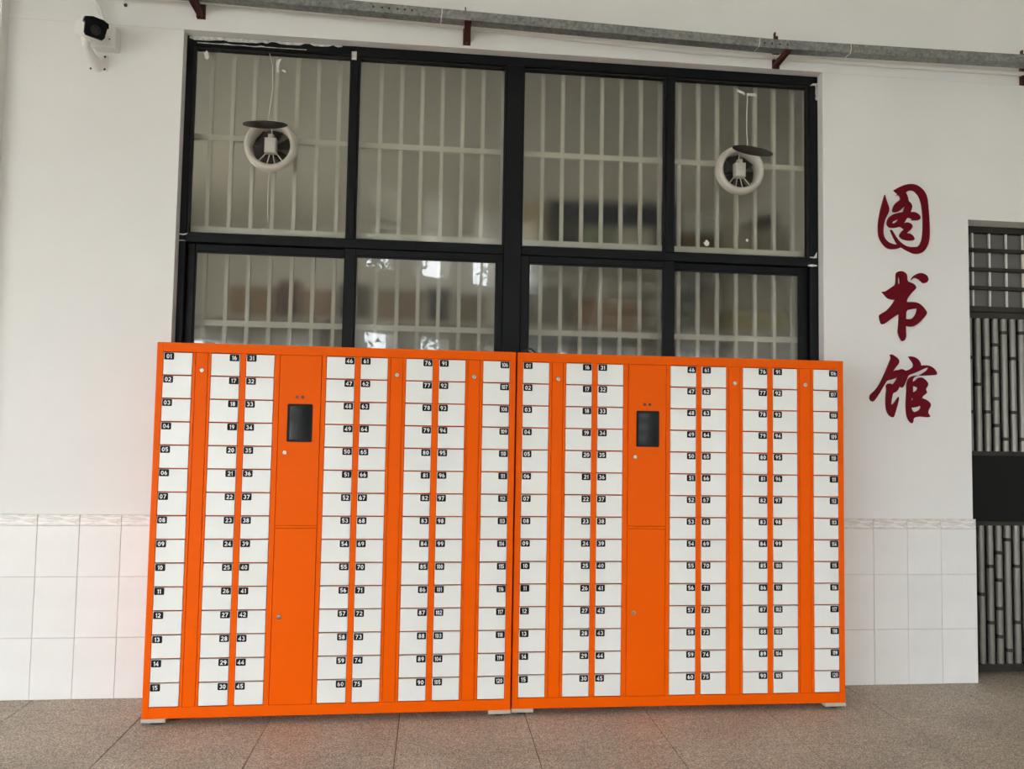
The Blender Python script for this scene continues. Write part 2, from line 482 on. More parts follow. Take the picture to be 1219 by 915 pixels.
ragged([(x, 3.402-.002*(x+1.19)+.006*rn.random()**3) for x in tx], [(x, 3.4005-.003*rn.random()**2-.002*(x+1.19)) for x in tx], -.0022)
tz = [3.30+.012*k for k in range(8)]
ragged([(2.268-.004*rn.random(), z) for z in tz], [(2.279, z) for z in tz], -.0022)
ragged([(2.235, 3.386), (2.25, 3.397), (2.278, 3.40)], [(2.235, 3.382), (2.25, 3.386), (2.278, 3.385)], -.0025)
ragged([(2.215, 2.334), (2.24, 2.338), (2.268, 2.335)], [(2.215, 2.326), (2.24, 2.325), (2.268, 2.328)], -.0065)
ragged([(2.225, 2.382), (2.25, 2.381), (2.268, 2.41)], [(2.225, 2.376), (2.25, 2.374), (2.268, 2.375)], -.0065)
ragged([(-1.24, 2.368), (-1.22, 2.366), (-1.20, 2.37)], [(-1.24, 2.362), (-1.22, 2.358), (-1.20, 2.366)], -.0065)
ragged([(-1.24, 2.332), (-1.225, 2.335), (-1.205, 2.33)], [(-1.24, 2.327), (-1.225, 2.329), (-1.205, 2.327)], -.0065)
ragged([(-.378, 3.408), (-.352, 3.410)], [(-.378, 3.363), (-.352, 3.362)], -.0022, 'tape_tab')

# white security grille inside the window
gr = tag(empty('window_grille', (.52, .2, 1.0)), 'white security grille of vertical bars seen blurred behind the frosted glass', 'grille')
gb = MB().box(-.010, .010, -.010, .010, 0, 2.44).mesh('bar', [M['grille']])
x = -1.027-.1148*2
while x < 2.30:
    link('bar', gb, gr, (x-.52, 0, 0)); x += .1148
rb = MB().box(-1.77, 1.77, -.013, .013, -.016, .016).mesh('rail', [M['grille']])
for z in (2.937, 2.425, 1.916, 1.40): link('rail', rb, gr, (0, -.002, z-1.0))

# ================================================================== locker cabinets
def glyph_meshes():
    """bold rounded signage digits drawn as thick strokes in a cell one unit high"""
    def arc(cx, cy, rx, ry, a0, a1, n=10):
        return [(cx+rx*math.cos(math.radians(a0+(a1-a0)*k/n)), cy+ry*math.sin(math.radians(a0+(a1-a0)*k/n))) for k in range(n+1)]
    T = .175
    h = T/2; w0 = .64
    S = {
     '0': [arc(.32,.5,.32-h,.5-h,0,360,20)],
     '1': [[(.04,.74),(.24,.90),(.24,.0)]],
     '2': [arc(.32,.69,.32-h,.31-h,165,-20,9)+[(.46,.50),(.10,.10)], [(.0,h),(.64,h)]],
     '3': [arc(.31,.71,.29-h,.29-h,160,-85,9), arc(.31,.29,.33-h,.29-h,85,-160,9)],
     '4': [[(.46,.0),(.46,.93),(.08,.32)], [(.0,.28),(.66,.28)]],
     '5': [[(.60,1-h),(.13,1-h),(.11,.52)], arc(.31,.33,.33-h,.33-h,140,-155,11)],
     '6': [arc(.32,.32,.32-h,.32-h,0,360,18), arc(.44,.36,.44-h,.64-h,170,95,7)],
     '7': [[(.0,1-h),(.56,1-h),(.20,.0)]],
     '8': [arc(.32,.73,.28-h,.27-h,0,360,16), arc(.32,.28,.32-h,.28-h,0,360,16)],
     '9': [arc(.32,.68,.32-h,.32-h,0,360,18), arc(.20,.64,.44-h,.64-h,-10,-85,7)],
    }
    gl = {}
    for ch, lines in S.items():
        vs = []; fs = []
        for pl in lines:
            n = len(pl); closed = (Vector(pl[0])-Vector(pl[-1])).length < 1e-6
            b0 = len(vs)
            for k in range(n):
                p = Vector(pl[k])
                a = Vector(pl[k-1]) if k > 0 else (Vector(pl[-2]) if closed else None)
                c = Vector(pl[k+1]) if k < n-1 else (Vector(pl[1]) if closed else None)
                d1 = (p-a).normalized() if a else (c-p).normalized()
                d2 = (c-p).normalized() if c else d1
                n1 = Vector((-d1.y, d1.x)); n2 = Vector((-d2.y, d2.x)); m_ = (n1+n2)
                m_ = m_.normalized() if m_.length > 1e-6 else n1
                k_ = h/max(.5, m_.dot(n1))
                vs += [tuple(p+m_*k_), tuple(p-m_*k_)]
            for k in range(n-1):
                q = b0+2*k; fs.append((q, q+1, q+3, q+2))
        gl[ch] = (vs, fs, max(v[0] for v in vs)-min(0, min(v[0] for v in vs)))
    return gl
GL = glyph_meshes()
PW, PH = .0435, .0320          # number plate
def plate_mesh(num):
    mb = MB()
    r = .004; pts = []
    for cx, cz, a0 in ((PW/2-r, PH/2-r, 0), (-PW/2+r, PH/2-r, 90), (-PW/2+r, -PH/2+r, 180), (PW/2-r, -PH/2+r, 270)):
        for a in (0, 45, 90):
            t = math.radians(a0+a); pts.append((cx+r*math.cos(t), cz+r*math.sin(t)))
    n = len(pts)
    vs = [(x, -.0015, z) for x, z in pts] + [(x, 0, z) for x, z in pts]
    fs = [tuple(range(n-1, -1, -1))] + [(k, (k+1) % n, n+(k+1) % n, n+k) for k in range(n)]
    mb.add(vs, fs)
    h = .0195; sx = 1.0 if len(num) == 2 else .80
    ws = [GL[c][2]*h*sx for c in num]; gap = .0028 if len(num) == 2 else .0018
    x = -(sum(ws)+gap*(len(num)-1))/2
    for c, wd in zip(num, ws):
        v, f, _ = GL[c]
        mb.add([(x+a*h*sx, -.00185, (b-.5)*h) for a, b in v], f, 1)
        x += wd+gap
    return mb.mesh('number_plate', [M['plate'], M['digit']])
COLS = [(0, .131), (.215, .347), (.374, .505), (.746, .880), (.906, 1.036), (1.122, 1.252), (1.280, 1.410), (1.495, 1.627)]
STRIPS = [(.145, .202), (1.049, 1.108), (1.421, 1.481)]
CEN = (.530, .725)
Z0, ZT, CB, CT, CW, CD = .0806, 1.705, .030, 1.750, .0287, .30
RH = (ZT-Z0)/15
plates = {}
def door_mesh(wd):
    return MB().cbox(-wd/2, wd/2, -.001, .010, 0, RH-.0058, .0012).mesh('door', [M['door_white']])
dmesh = [door_mesh(b-a-.003) for a, b in COLS]
lock_m = MB().lathe((0,0,0), [(.0105,.004),(.0105,-.003),(.0090,-.005),(.0062,-.0052),(.0056,-.0034),(0,-.0034)], 20)
lock_m.box(-.0011, .0011, -.0040, -.0030, -.0036, .0036, 1)
lock_mesh = lock_m.mesh('lock', [M['chrome'], M['keyhole']])
recalc(lock_mesh)
lock_mesh.polygons.foreach_set('use_smooth', [True]*len(lock_mesh.polygons)); lock_mesh.set_sharp_from_angle(angle=.7)
def cabinet(x0, y0, rz, label):
    t = tag(empty('locker_cabinet', (x0, y0, 0), rz), label, 'locker', 'orange phone locker cabinets')
    L, Rr = -CW, 1.627+CW
    sh = MB()
    sh.box(L, L+.0012, .0, CD, CB, CT); sh.box(Rr-.0012, Rr, .0, CD, CB, CT)
    sh.box(L+.0012, Rr-.0012, CD-.0012, CD, CB, CT)
    sh.box(L+.0012, Rr-.0012, 0.002, CD-.0012, CT-.0012, CT); sh.box(L+.0012, Rr-.0012, .002, CD-.0012, CB, CB+.0012)
    sh.box(L+.0012, Rr-.0012, 0.034, .035, CB+.0012, CT-.0012)     # inner face the doors close on
    sh.build('body', M['orange'], t)
    def post(a, b, z0=CB, z1=CT, name='post', y0=-.0015):
        MB().cbox(a, b, y0, .0115, z0, z1, .0012).build(name, M['orange'], t)
    post(L, -.0006); post(1.6276, Rr)
    post(-.0006, 1.6276, ZT+.0012, CT, 'top_rail', -.001); post(-.0006, 1.6276, CB, Z0-.0012, 'bottom_rail', -.001)
    items = sorted([(a, b) for a, b in COLS] + STRIPS + [CEN])
    for (a, b), (c, d) in zip(items[:-1], items[1:]):
        post(b+.0006, c-.0006, Z0-.0012, ZT+.0012, 'upright', 0)
    for ci, (a, b) in enumerate(COLS):
        for r in range(15):
            d = link('door', dmesh[ci], t, ((a+b)/2, 0, ZT-RH*(r+1)+.0029))
            num = '%02d' % (ci*15+r+1)
            if num not in plates: plates[num] = plate_mesh(num)
            sgn = -1 if ci % 2 == 0 else 1
            wd = b-a-.003
            off = (wd/2-PW/2-.0025)*sgn
            link('number_plate', plates[num], d, (off+random.uniform(-.0007, .0007), -.001, RH-.0058-PH/2-.0012+random.uniform(-.0005, .0005)))
    for a, b in STRIPS:
        s = MB().cbox(a+.0012, b-.0012, -.0005, .010, Z0, ZT, .0012).build('strip_door', M['orange'], t)
        link('lock', lock_mesh, s, (a+.031, -.0005, 1.623))
    a, b = CEN
    up_ = MB().cbox(a+.0015, b-.0015, -.0015, .010, .904, ZT-.0005, .0015).build('control_door', M['orange'], t)
    post(a, b, .8915, .9025, 'middle_rail', 0)
    lo_ = MB().cbox(a+.0015, b-.0015, -.0015, .010, Z0, .890, .0015).build('lower_door', M['orange'], t)
    link('lock', lock_mesh, up_, (.566, -.0015, 1.244)); link('lock', lock_mesh, lo_, (.565, -.0015, .4815))
    bz = MB()
    sx0, sx1, sz0, sz1 = .572, .688, 1.295, 1.474
    r = .006; pts = []
    for cx, cz, a0 in ((sx1-r, sz1-r, 0), (sx0+r, sz1-r, 90), (sx0+r, sz0+r, 180), (sx1-r, sz0+r, 270)):
        for q_ in (0, 30, 60, 90):
            tt = math.radians(a0+q_); pts.append((cx+r*math.cos(tt), cz+r*math.sin(tt)))
    n = len(pts)
    bz.add([(x, -.0045, z) for x, z in pts]+[(x, -.0015, z) for x, z in pts],
           [tuple(range(n-1, -1, -1))]+[(k, (k+1) % n, n+(k+1) % n, n+k) for k in range(n)])
    bz.build('screen_bezel', M['bezel'], up_)
    MB().box(sx0+.012, sx1-.012, -.0050, -.0045, sz0+.012, sz1-.012).build('screen', M['screen'], up_)
    for hx in (.614, .640):
        MB().lathe((hx, 0, 1.506), [(.0075,-.0016),(.0075,-.0024),(.006,-.0026),(0,-.0026)], 16).build('sensor', M['hole'], up_)
    for fx0, fx1 in ((L-.003, L+.105), (Rr-.105, Rr+.003)):
        for fy in (-.004, CD-.104):
            f = MB().cbox(fx0, fx1, fy, fy+.10, .012, CB-.0002, .003).build('foot_pad', M['pad'], t)
            MB().lathe(((fx0+fx1)/2, fy+.045, 0), [(.026,0),(.026,.006),(.012,.009),(.012,.0122)], 16, axis='z').build('glide', M['keyhole'], f)
    return t
cabinet(-1.1503, -.3631, .0131, 'orange locker cabinet on the left, under the left half of the window')
cabinet(.5425, -.3292, -.0039, 'orange locker cabinet on the right, beside the crimson wall characters')

# black cable lying over the top where the two cabinets meet
cb = MB().tube([(.545,-.28,1.7545),(.56,-.275,1.760),(.575,-.272,1.772),(.588,-.268,1.776),(.60,-.262,1.768),(.612,-.258,1.757),(.64,-.25,1.7545),(.70,-.24,1.7545),(.74,-.20,1.7545),(.75,-.06,1.7545)], .0045, 8)
cb.tube([(.535,-.285,1.7545),(.552,-.29,1.763),(.566,-.29,1.766),(.58,-.285,1.7545)], .0045, 8)
tag(cb.build('cable', M['black_cable'], smooth=True), 'short loop of black cable on top of the right locker cabinet', 'cable')

# ================================================================== security camera
sc = tag(empty('security_camera', (-1.662, WY, 3.23)), 'white bullet security camera with a black face on a wall arm', 'camera')
def P(x, y, z): return (x+1.662, y-WY, z-3.23)
MB().cbox(*[v for v in (-.045, .045, -.008, 0, -.043, .043)], .002).build('wall_plate', M['cam_white'], sc)
hx = MB()
for dx, dz in ((.034, .033), (-.034, -.033), (.034, -.033)):
    hx.lathe((dx, 0, dz), [(.006,-.0083),(.006,-.0095),(0,-.0095)], 12)
hx.build('screw', M['keyhole'], sc)
MB().tube([P(-1.662,.004,3.216), P(-1.662,-.03,3.216), P(-1.661,-.085,3.226), P(-1.660,-.135,3.243), P(-1.660,-.142,3.252)], [.036,.032,.023,.020,.018], 16).build('arm', M['cam_white'], sc, smooth=True)
MB().lathe((-.012, -.030, -.022), [(.016,0),(.016,-.004),(0,-.004)], 16).build('cable_port', M['keyhole'], sc)
kn = MB().tube([P(-1.660,-.14,3.238), P(-1.660,-.14,3.262), P(-1.660,-.14,3.264), P(-1.660,-.142,3.300)], [.019,.019,.022,.022], 16)
kn.tube([P(-1.686,-.14,3.282), P(-1.634,-.14,3.282)], .008, 12)
kn.build('knuckle', M['cam_white'], sc, smooth=True)
ax = Vector((.66, -.70, -.26)).normalized(); sd = ax.cross(Vector((0,0,1))).normalized(); uu = sd.cross(ax).normalized()
fc = Vector(P(-1.592, -.205, 3.302))
def prism(prof, a0, a1, s0=1.0, s1=1.0):
    n = len(prof); mb = MB()
    vs = [fc+ax*a0+(sd*x+uu*z)*s0 for x, z in prof]+[fc+ax*a1+(sd*x+uu*z)*s1 for x, z in prof]
    mb.add(vs, [tuple(range(n)), tuple(range(2*n-1, n-1, -1))]+[(k, n+k, n+(k+1) % n, (k+1) % n) for k in range(n)])
    return mb
prof = [(-.036,-.040),(.036,-.040),(.045,-.028),(.047,.016),(.050,.030),(.040,.044),(.018,.049),(-.022,.049),(-.044,.042),(-.050,.026),(-.046,-.026)]
face = [(-.037,-.041),(.037,-.041),(.046,-.029),(.048,.014),(.058,.020),(.054,.040),(.022,.051),(-.026,.051),(-.050,.042),(-.053,.022),(-.047,-.028)]
bd = prism(prof, -.15, -.010, .94, 1.0); bd2 = prism(prof, -.168, -.15, .78, .94)
bd.add(bd2.v, bd2.f)
bd.build('body', M['cam_white'], sc, fix=True)
prism(face, -.010, .004, 1.0, .985).build('front_face', M['black_gloss'], sc, fix=True)
prism([(.050,.016),(.060,.021),(.056,.042),(.023,.0535),(-.027,.0535),(-.052,.044),(-.055,.022),(-.049,.022),(-.046,.038),(-.024,.047),(.020,.047),(.050,.037)], .003, .016).build('hood_lip', M['black_gloss'], sc, fix=True)
ln = MB(); c0 = fc+ax*.004
nn = 24; vs = [c0+ax*h+(sd*math.cos(2*PI*k/nn)+uu*math.sin(2*PI*k/nn))*r-uu*.004 for (r, h) in ((.024,0),(.024,.004),(.017,.004),(.015,.001)) for k in range(nn)]
fs = [(i*nn+k, i*nn+(k+1) % nn, (i+1)*nn+(k+1) % nn, (i+1)*nn+k) for i in range(3) for k in range(nn)]+[tuple(3*nn+k for k in range(nn))]
ln.add(vs, fs); ln.build('lens', M['lens'], sc, fix=True, smooth=True)

jb = tag(empty('junction_box', (-1.615, WY, 3.345)), 'square white junction box on the wall behind the security camera', 'box')
MB().cbox(-.056, .056, -.062, 0, -.056, .056, .006).build('box_body', M['cam_white'], jb)
MB().cbox(-.058, .058, -.068, -.060, -.058, .058, .004).build('lid', M['cam_white'], jb)
MB().lathe((.03, 0, -.015), [(.004,-.0682),(.004,-.069),(0,-.069)], 10).build('lid_screw', M['keyhole'], jb)
MB().lathe((-.02, -.03, .056), [(.012,0),(.012,.012),(.008,.014)], 12, axis='z').build('cable_gland', M['cam_white'], jb)
cw = MB().tube([(-1.635,-.018,3.40),(-1.632,-.022,3.43),(-1.642,-.03,3.47),(-1.668,-.03,3.53),(-1.70,-.022,3.58),(-1.735,-.008,3.66),(-1.76,-.002,3.78),(-1.76,-.002,HC-.002)], .011, 10)
tag(cw.build('camera_cable', M['conduit'], smooth=True), 'white camera cable curving down the wall into the junction box', 'cable')
tag(MB().lathe((-1.540, WY-.0035, 3.547), [(.009,0),(.009,-.004),(0,-.006)], 12).build('wall_plug', M['keyhole']), 'small dark screw plug in the wall right of the camera cable', 'plug')

# ================================================================== galvanised channel on red brackets
cx0, cx1 = -2.8, 5.2
def chz(x):                                   # the run sags a little towards the right
    if x < 2: return 3.512-.0205*(x-.24)
    return 3.476+.010*(x-2)
ch = tag(empty('steel_channel', (1.2, -.12, 3.49)), 'long galvanised steel channel running along the wall above the window', 'channel')
segs = [(-2.8, .30), (.30, 1.93), (1.93, 5.2)]
for (a, b) in segs:
    za, zb = chz(a)-3.49, chz(b)-3.49
    mb = MB(); xa, xb = a-1.2, b-1.2
    t = .003
    def sl(y0, y1, h0, h1):
        vs = [(xa,y0,za+h0),(xb,y0,zb+h0),(xb,y1,zb+h0),(xa,y1,za+h0),(xa,y0,za+h1),(xb,y0,zb+h1),(xb,y1,zb+h1),(xa,y1,za+h1)]
        mb.add(vs, [(0,3,2,1),(4,5,6,7),(0,1,5,4),(1,2,6,5),(2,3,7,6),(3,0,4,7)])
    sl(-.03, .03, 0, t); sl(-.03, -.03+t, t, .05); sl(.03-t, .03, t, .05)
    sl(-.03+t, -.018, .047, .05); sl(.018, .03-t, .047, .05)
    mb.build('channel_length', M['galv'], ch)
hl = MB().lathe((0,0,0), [(.0055,0),(.0055,-.0006),(0,-.0006)], 12).mesh('bolt_hole', [M['keyhole']])
for x in (-.02-.13+.0, -.105, -.068, -.025, .012, .05): link('bolt_hole', hl, ch, (x-1.2-.10+.0, -.03, chz(x)-3.49+.028))
for x in (1.865, 1.905, 1.95, 1.995): link('bolt_hole', hl, ch, (x-1.2, -.03, chz(x)-3.49+.024))
for i, x in enumerate((.105, 1.834, 2.361)):
    zz = chz(x)-3.49
    zt = MB().tube([(x-1.2-.006,.032,zz-.002),(x-1.2-.004,-.0315,zz-.002),(x-1.2,-.0325,zz+.02),(x-1.2,-.0325,zz+.052),(x-1.2,.032,zz+.053)], .0022, 6)
    if i == 0: zt.tube([(x-1.2-.004,-.0315,zz-.002),(x-1.2+.002,-.030,zz-.022)], .0015, 6)
    zt.build('zip_tie', M['cord'], ch)
for bx, bz, lab in ((-1.156, 3.50, 'leftmost red iron bracket at the top edge of the wall'), (.243, 3.455, 'red iron bracket above the middle of the window'),
                    (2.000, 3.440, 'red iron bracket above the top right corner of the window'), (3.515, 3.440, 'rightmost red iron bracket above the doorway')):
    b_ = tag(empty('wall_bracket', (bx, WY-.0035, bz)), lab, 'bracket', 'red brackets carrying the steel channel')
    top = chz(bx)-bz
    pl = MB().cbox(-.021, .021, -.005, 0, 0, .15, .001)
    pl.box(-.021, -.017, -.022, -.005, 0, .15)
    pl.build('back_plate', M['red_iron'], b_)
    am = MB().box(-.018, .018, -.165, -.005, top-.007, top-.003); am.box(-.018, -.014, -.165, -.005, top-.03, top-.007)
    am.build('arm', M['red_iron'], b_)
    MB().bar((0, -.008, .014), (0, -.155, top-.012), .032, .006, upv=(0,-.5,.7)).build('strut', M['red_iron'], b_)
    sl_ = MB().box(-.004, .004, -.0056, -.0050, .012, .034); sl_.build('slot', M['conduit'], b_)
    hk = MB().box(-.014, -.008, -.02, -.001, .148, .205); hk.box(-.008, .012, -.006, -.001, .148, .19); hk.build('clip', M['red_iron'], b_)

# white conduit along the wall behind the channel
cp = [(-2.112,-.007,3.610),(-.46,-.007,3.574),(.5,-.007,3.540),(1.49,-.007,3.501),(2.6,-.007,3.499),(3.53,-.007,3.502),(6.99,-.007,3.507)]
tag(MB().tube(cp, .0135, 10).build('wall_conduit', M['conduit'], smooth=True), 'thin white conduit on the wall just under the steel channel', 'conduit')

# ================================================================== wall characters
CHARS = {
 'tu': ((2.759, 2.597), [
   '-58,176 -28,194 1,208 31,216 60,218 89,211 119,190 139,162 147,132 151,93 154,48 157,-3 158,-47 156,-92 150,-120 138,-149 120,-172 102,-183 81,-187 58,-186 38,-178 14,-168 -3,-159 -16,-152 -32,-160 -56,-165 -85,-166 -105,-159 -125,-140 -142,-116 -152,-89 -154,-55 -153,-22 -147,17 -139,57 -128,96 -119,125 -112,147 -105,120 -94,92 -87,70 -88,54 -95,36 -109,11 -118,-15 -123,-48 -124,-76 -119,-98 -106,-117 -87,-130 -61,-138 -37,-138 -52,-115 -66,-88 -81,-55 -72,-55 -60,-74 -43,-101 -20,-125 3,-140 26,-148 55,-149 82,-146 97,-134 109,-111 115,-83 118,-49 119,-15 119,18 117,52 113,91 107,119 97,146 83,165 66,179 48,182 30,177 15,166 24,148 29,132 30,118 44,107 53,91 51,74 42,53 64,56 84,49 99,37 103,23 96,10 75,7 46,8 55,15 37,21 22,19 13,5 2,-12 19,-6 40,-11 52,-21 54,-32 42,-50 27,-61 18,-70 39,-72 56,-82 65,-99 63,-109 38,-112 9,-110 -14,-102 -26,-89 -24,-78 -14,-63 3,-48 -3,-43 -19,-33 -37,-38 -60,-43 -83,-42 -96,-33 -102,-17 -97,3 -83,23 -62,37 -33,46 -4,51 5,66 12,92 0,81 -18,62 -39,49 -59,48 -66,55 -63,71 -53,94 -38,109 -23,118 -16,132 -22,146 -32,150 -43,146 -34,156',
   '-33,9 -48,2 -66,-7 -71,-16 -60,-18 -45,-9 -33,5',
 ]),
 'shu': ((2.763, 2.137), [
   '-50,160 -35,169 -15,170 3,161 13,148 14,112 31,107 52,100 66,86 67,75 57,64 39,46 22,26 10,7 10,-7 36,-5 65,-6 88,-14 108,-31 126,-53 131,-64 125,-78 104,-101 81,-124 60,-139 40,-147 17,-146 2,-142 2,-173 3,-200 -2,-220 -14,-231 -22,-228 -34,-210 -42,-191 -45,-177 -41,-147 -38,-113 -37,-77 -58,-87 -87,-107 -114,-127 -131,-138 -143,-138 -149,-125 -154,-106 -156,-87 -139,-75 -113,-61 -90,-38 -72,-15 -60,5 -86,5 -106,12 -123,30 -139,47 -120,49 -100,61 -77,77 -57,90 -53,118 -53,146',
   '-41,142 -34,141 -29,119 -29,99 -39,93 -44,99 -43,124',
   '5,-56 29,-48 73,-41 70,-60 61,-80 46,-99 26,-106 3,-103',
   '37,121 49,141 70,157 93,164 117,160 134,150 142,133 140,119 128,107 110,106 99,115 84,128 67,134 52,133',
 ]),
 'guan': ((2.771, 1.645), [
   '-102,182 -92,185 -75,175 -57,164 -47,147 -52,131 -70,111 -88,87 -70,95 -47,97 -36,103 -21,99 -12,93 11,99 32,111 39,125 34,141 21,157 9,175 30,176 53,169 70,156 81,137 82,126 110,128 139,124 160,112 174,95 180,82 174,74 145,71 115,69 80,67 69,68 92,80 122,100 129,114 116,114 93,104 63,90 34,78 5,68 -1,50 -10,31 -22,6 -32,-4 -39,0 -46,8 -54,-11 -68,-28 -88,-35 -93,-55 -99,-88 -98,-103 -83,-93 -66,-71 -54,-55 -53,-71 -60,-98 -72,-136 -83,-169 -93,-172 -113,-159 -125,-137 -130,-110 -130,-67 -126,-29 -124,-7 -128,6 -117,18 -102,19 -91,13 -82,18 -68,38 -60,53 -76,48 -99,40 -122,36 -140,9 -163,-30 -186,-63 -201,-82 -212,-86 -224,-74 -225,-58 -221,-45 -198,-28 -168,8 -145,52 -122,102 -103,146 -95,165',
   '69,67 46,62 32,48 31,30 51,40 66,56 86,58 106,47 121,31 125,18 117,4 108,-10 117,-24 111,-35 93,-46 85,-60 108,-66 128,-78 139,-94 136,-108 124,-127 121,-144 134,-160 131,-166 112,-168 77,-164 48,-167 34,-174 32,-192 26,-203 16,-199 5,-184 -4,-165 -8,-141 -10,-97 -7,-54 -4,-15 -4,17 2,39 14,56 34,65 54,68',
   '32,7 51,5 63,-3 56,-17 42,-25 32,-27',
   '24,-59 32,-57 37,-64 29,-75 22,-74',
   '21,-116 49,-112 79,-102 79,-117 66,-131 43,-140 30,-137',
 ]),
}

def character(key, name, label):
    (cx, cz), rings = CHARS[key]
    cu = bpy.data.curves.new(name, 'CURVE'); cu.dimensions = '2D'; cu.fill_mode = 'BOTH'; cu.extrude = .005
    for rg in rings:
        pts = [tuple(float(a)/1000 for a in p.split(',')) for p in rg.split()]
        n = len(pts); sm_ = []
        for i in range(n):                     # corner-cutting, sharp tips kept
            a, b, c = Vector(pts[i-1]), Vector(pts[i]), Vector(pts[(i+1) % n])
            if (a-b).angle(c-b, 0) < 1.75: sm_.append(tuple(b))
            else: sm_ += [tuple(b.lerp(a, .25)), tuple(b.lerp(c, .25))]
        sp = cu.splines.new('POLY'); sp.points.add(len(sm_)-1); sp.use_cyclic_u = True
        for q_, p in zip(sp.points, sm_): q_.co = (p[0], p[1], 0, 1)
    ob = bpy.data.objects.new('tmp', cu); col.objects.link(ob); bpy.context.view_layer.update()
    me = bpy.data.meshes.new_from_object(ob.evaluated_get(bpy.context.evaluated_depsgraph_get()))
    bpy.data.objects.remove(ob); bpy.data.curves.remove(cu)
    me.name = name
    for v in me.vertices: v.co = Vector((v.co.x, -v.co.z, v.co.y))
    me.materials.clear(); me.materials.append(M['crimson'])
    o = link(name, me, None, (cx, WY-.0062, cz))
    return tag(o, label, 'character', 'crimson wall characters')
character('tu', 'wall_character', 'topmost crimson cut-out character, an oval enclosing strokes')
character('shu', 'wall_character', 'middle crimson cut-out character, a tall cross with a loop')
character('guan', 'wall_character', 'lowest crimson cut-out character, a wide pair of stroke groups')

# ================================================================== exhaust fans in the glass
def fan(cx, cz, label, yawf, dz, spin):
    t = tag(empty('exhaust_fan', (cx, FY+.03, cz)), label, 'fan', 'round exhaust fans in the window')
    MB().lathe((0,0,0), [(.104,.045),(.104,-.03),(.113,-.042),(.122,-.046),(.132,-.040),(.139,-.022),(.141,-.001),(.128,-.001),(.118,.004),(.112,.02),(.112,.045)], 48, closed=True).build('ring', M['white_plastic'], t, smooth=True, fix=True)
    mt = MB().cbox(-.031, .029, -.035, .012, -.040, .040, .006); mt.cbox(-.014, .012, -.028, .005, .04, .062, .003)
    mt.build('motor_housing', M['white_plastic'], t)
    MB().lathe((.0, 0, .010), [(.016,-.034),(.016,-.037),(.012,-.039),(0,-.039)], 20).build('cap', M['white_plastic'], t, smooth=True)
    MB().lathe((0, 0, 0), [(.104,.043),(.104,.045),(0,.045)], 40).build('back_disc', M['back_disc'], t)  # disc added to darken the gaps where the dim room would show
    for k, a in enumerate((90, 232, 258, 282, 308)):
        a = math.radians(a)
        MB().tube([(.025*math.cos(a), .004, .025*math.sin(a)), (.107*math.cos(a), -.004, .107*math.sin(a))], .0028, 6).build('spoke', M['white_plastic'], t)
    for k in range(6):
        a = 2*PI*k/6+spin; mb = MB(); vs = []
        for i in range(5):
            r = .024+.078*i/4; wd = .016+.020*i/4
            for s in (-1, 1):
                aa = a+s*wd/max(r, .045)
                for th in (0, .002): vs.append((r*math.cos(aa), .024+s*.010+th, r*math.sin(aa)))
        fs = []
        for i in range(4):
            b = i*4; fs += [(b, b+2, b+6, b+4), (b+1, b+5, b+7, b+3), (b, b+4, b+5, b+1), (b+2, b+3, b+7, b+6)]
        fs += [(0, 1, 3, 2), (16, 18, 19, 17)]
        mb.add(vs, fs).build('blade', M['blade'], t, fix=True)
    MB().lathe((0, .03, 0), [(.026,-.012),(.026,.012),(0,.015)], 20).build('hub', M['blade'], t)
    # hinged flap held open over the ring
    fl_ = MB().lathe((0,0,0), [(.112,0),(.112,.003)], 40, axis='z').build('flap', M['flap'], t)
    fl_.rotation_euler = yawf; fl_.location = dz
    hg = MB().cbox(-.012, .012, -.012, .012, 0, .012, .002).build('hinge', M['white_plastic'], t); hg.location = (0, -.046, .100)
    return t
fan(*FAN1, 'round white exhaust fan with open dark flap in the upper left pane', (math.radians(12), math.radians(-3.4), 0), (-.003, -.150, .060), .3)
fan(*FAN2, 'round white exhaust fan with tilted dark flap in the upper right pane', (math.radians(13), math.radians(11), 0), (.016, -.152, .062), .8)
tag(MB().tube([(-.776,-.09,2.934),(-.766,-.075,3.05),(-.768,-.04,3.13),(-.779,.0,3.22),(-.79,.04,3.29),(-.812,.062,3.365)], .0022, 6).build('pull_cord', M['cord'], smooth=True),
    'thin pale cord from the left fan flap up to the frame', 'cord')
tag(MB().tube([(1.792,-.09,2.944),(1.808,-.04,3.06),(1.83,.01,3.17),(1.848,.045,3.26),(1.858,.066,3.315)], .0026, 6).build('pull_cord', M['cord'], smooth=True),
    'thin pale cord from the right fan flap up to the tape', 'cord')
GY = FY+.0292
tag(MB().tube([(-.80,.092,2.735),(-.803,.094,2.60),(-.80,.094,2.50),(-.795,.094,2.455)], .0015, 6).build('pull_cord', M['cord'], smooth=True), 'faint cord hanging down the glass below the left fan', 'cord')
tag(MB().tube([(1.81,.092,2.735),(1.815,.094,2.62),(1.815,.094,2.50)], .0012, 6).build('pull_cord', M['cord'], smooth=True), 'faint cord hanging down the glass below the right fan', 'cord')
def tape(cx, cz, wd, ht, rot, lab, kink=.0):
    mb = MB(); n = 6; vs = []
    c, s = math.cos(rot), math.sin(rot)
    for yy in (0, .0012):
        for i in range(n+1):
            u_ = (i/n-.5)*wd; v0 = kink*math.sin(i/n*PI)
            for j in (-1, 1):
                vv = v0+j*ht/2*(1+.25*math.sin(5*i+j))
                vs.append((cx+u_*c-vv*s, GY-.0008+yy, cz+u_*s+vv*c))
    h = 2*(n+1); fs = []
    for i in range(n):
        b = i*2; fs += [(b, b+2, b+3, b+1), (h+b, h+b+1, h+b+3, h+b+2), (b, h+b, h+b+2, b+2), (b+1, b+3, h+b+3, h+b+1)]
    tag(mb.add(vs, fs).build('tape', M['tape'], fix=True), lab, 'tape', 'bits of tape stuck on the panes')
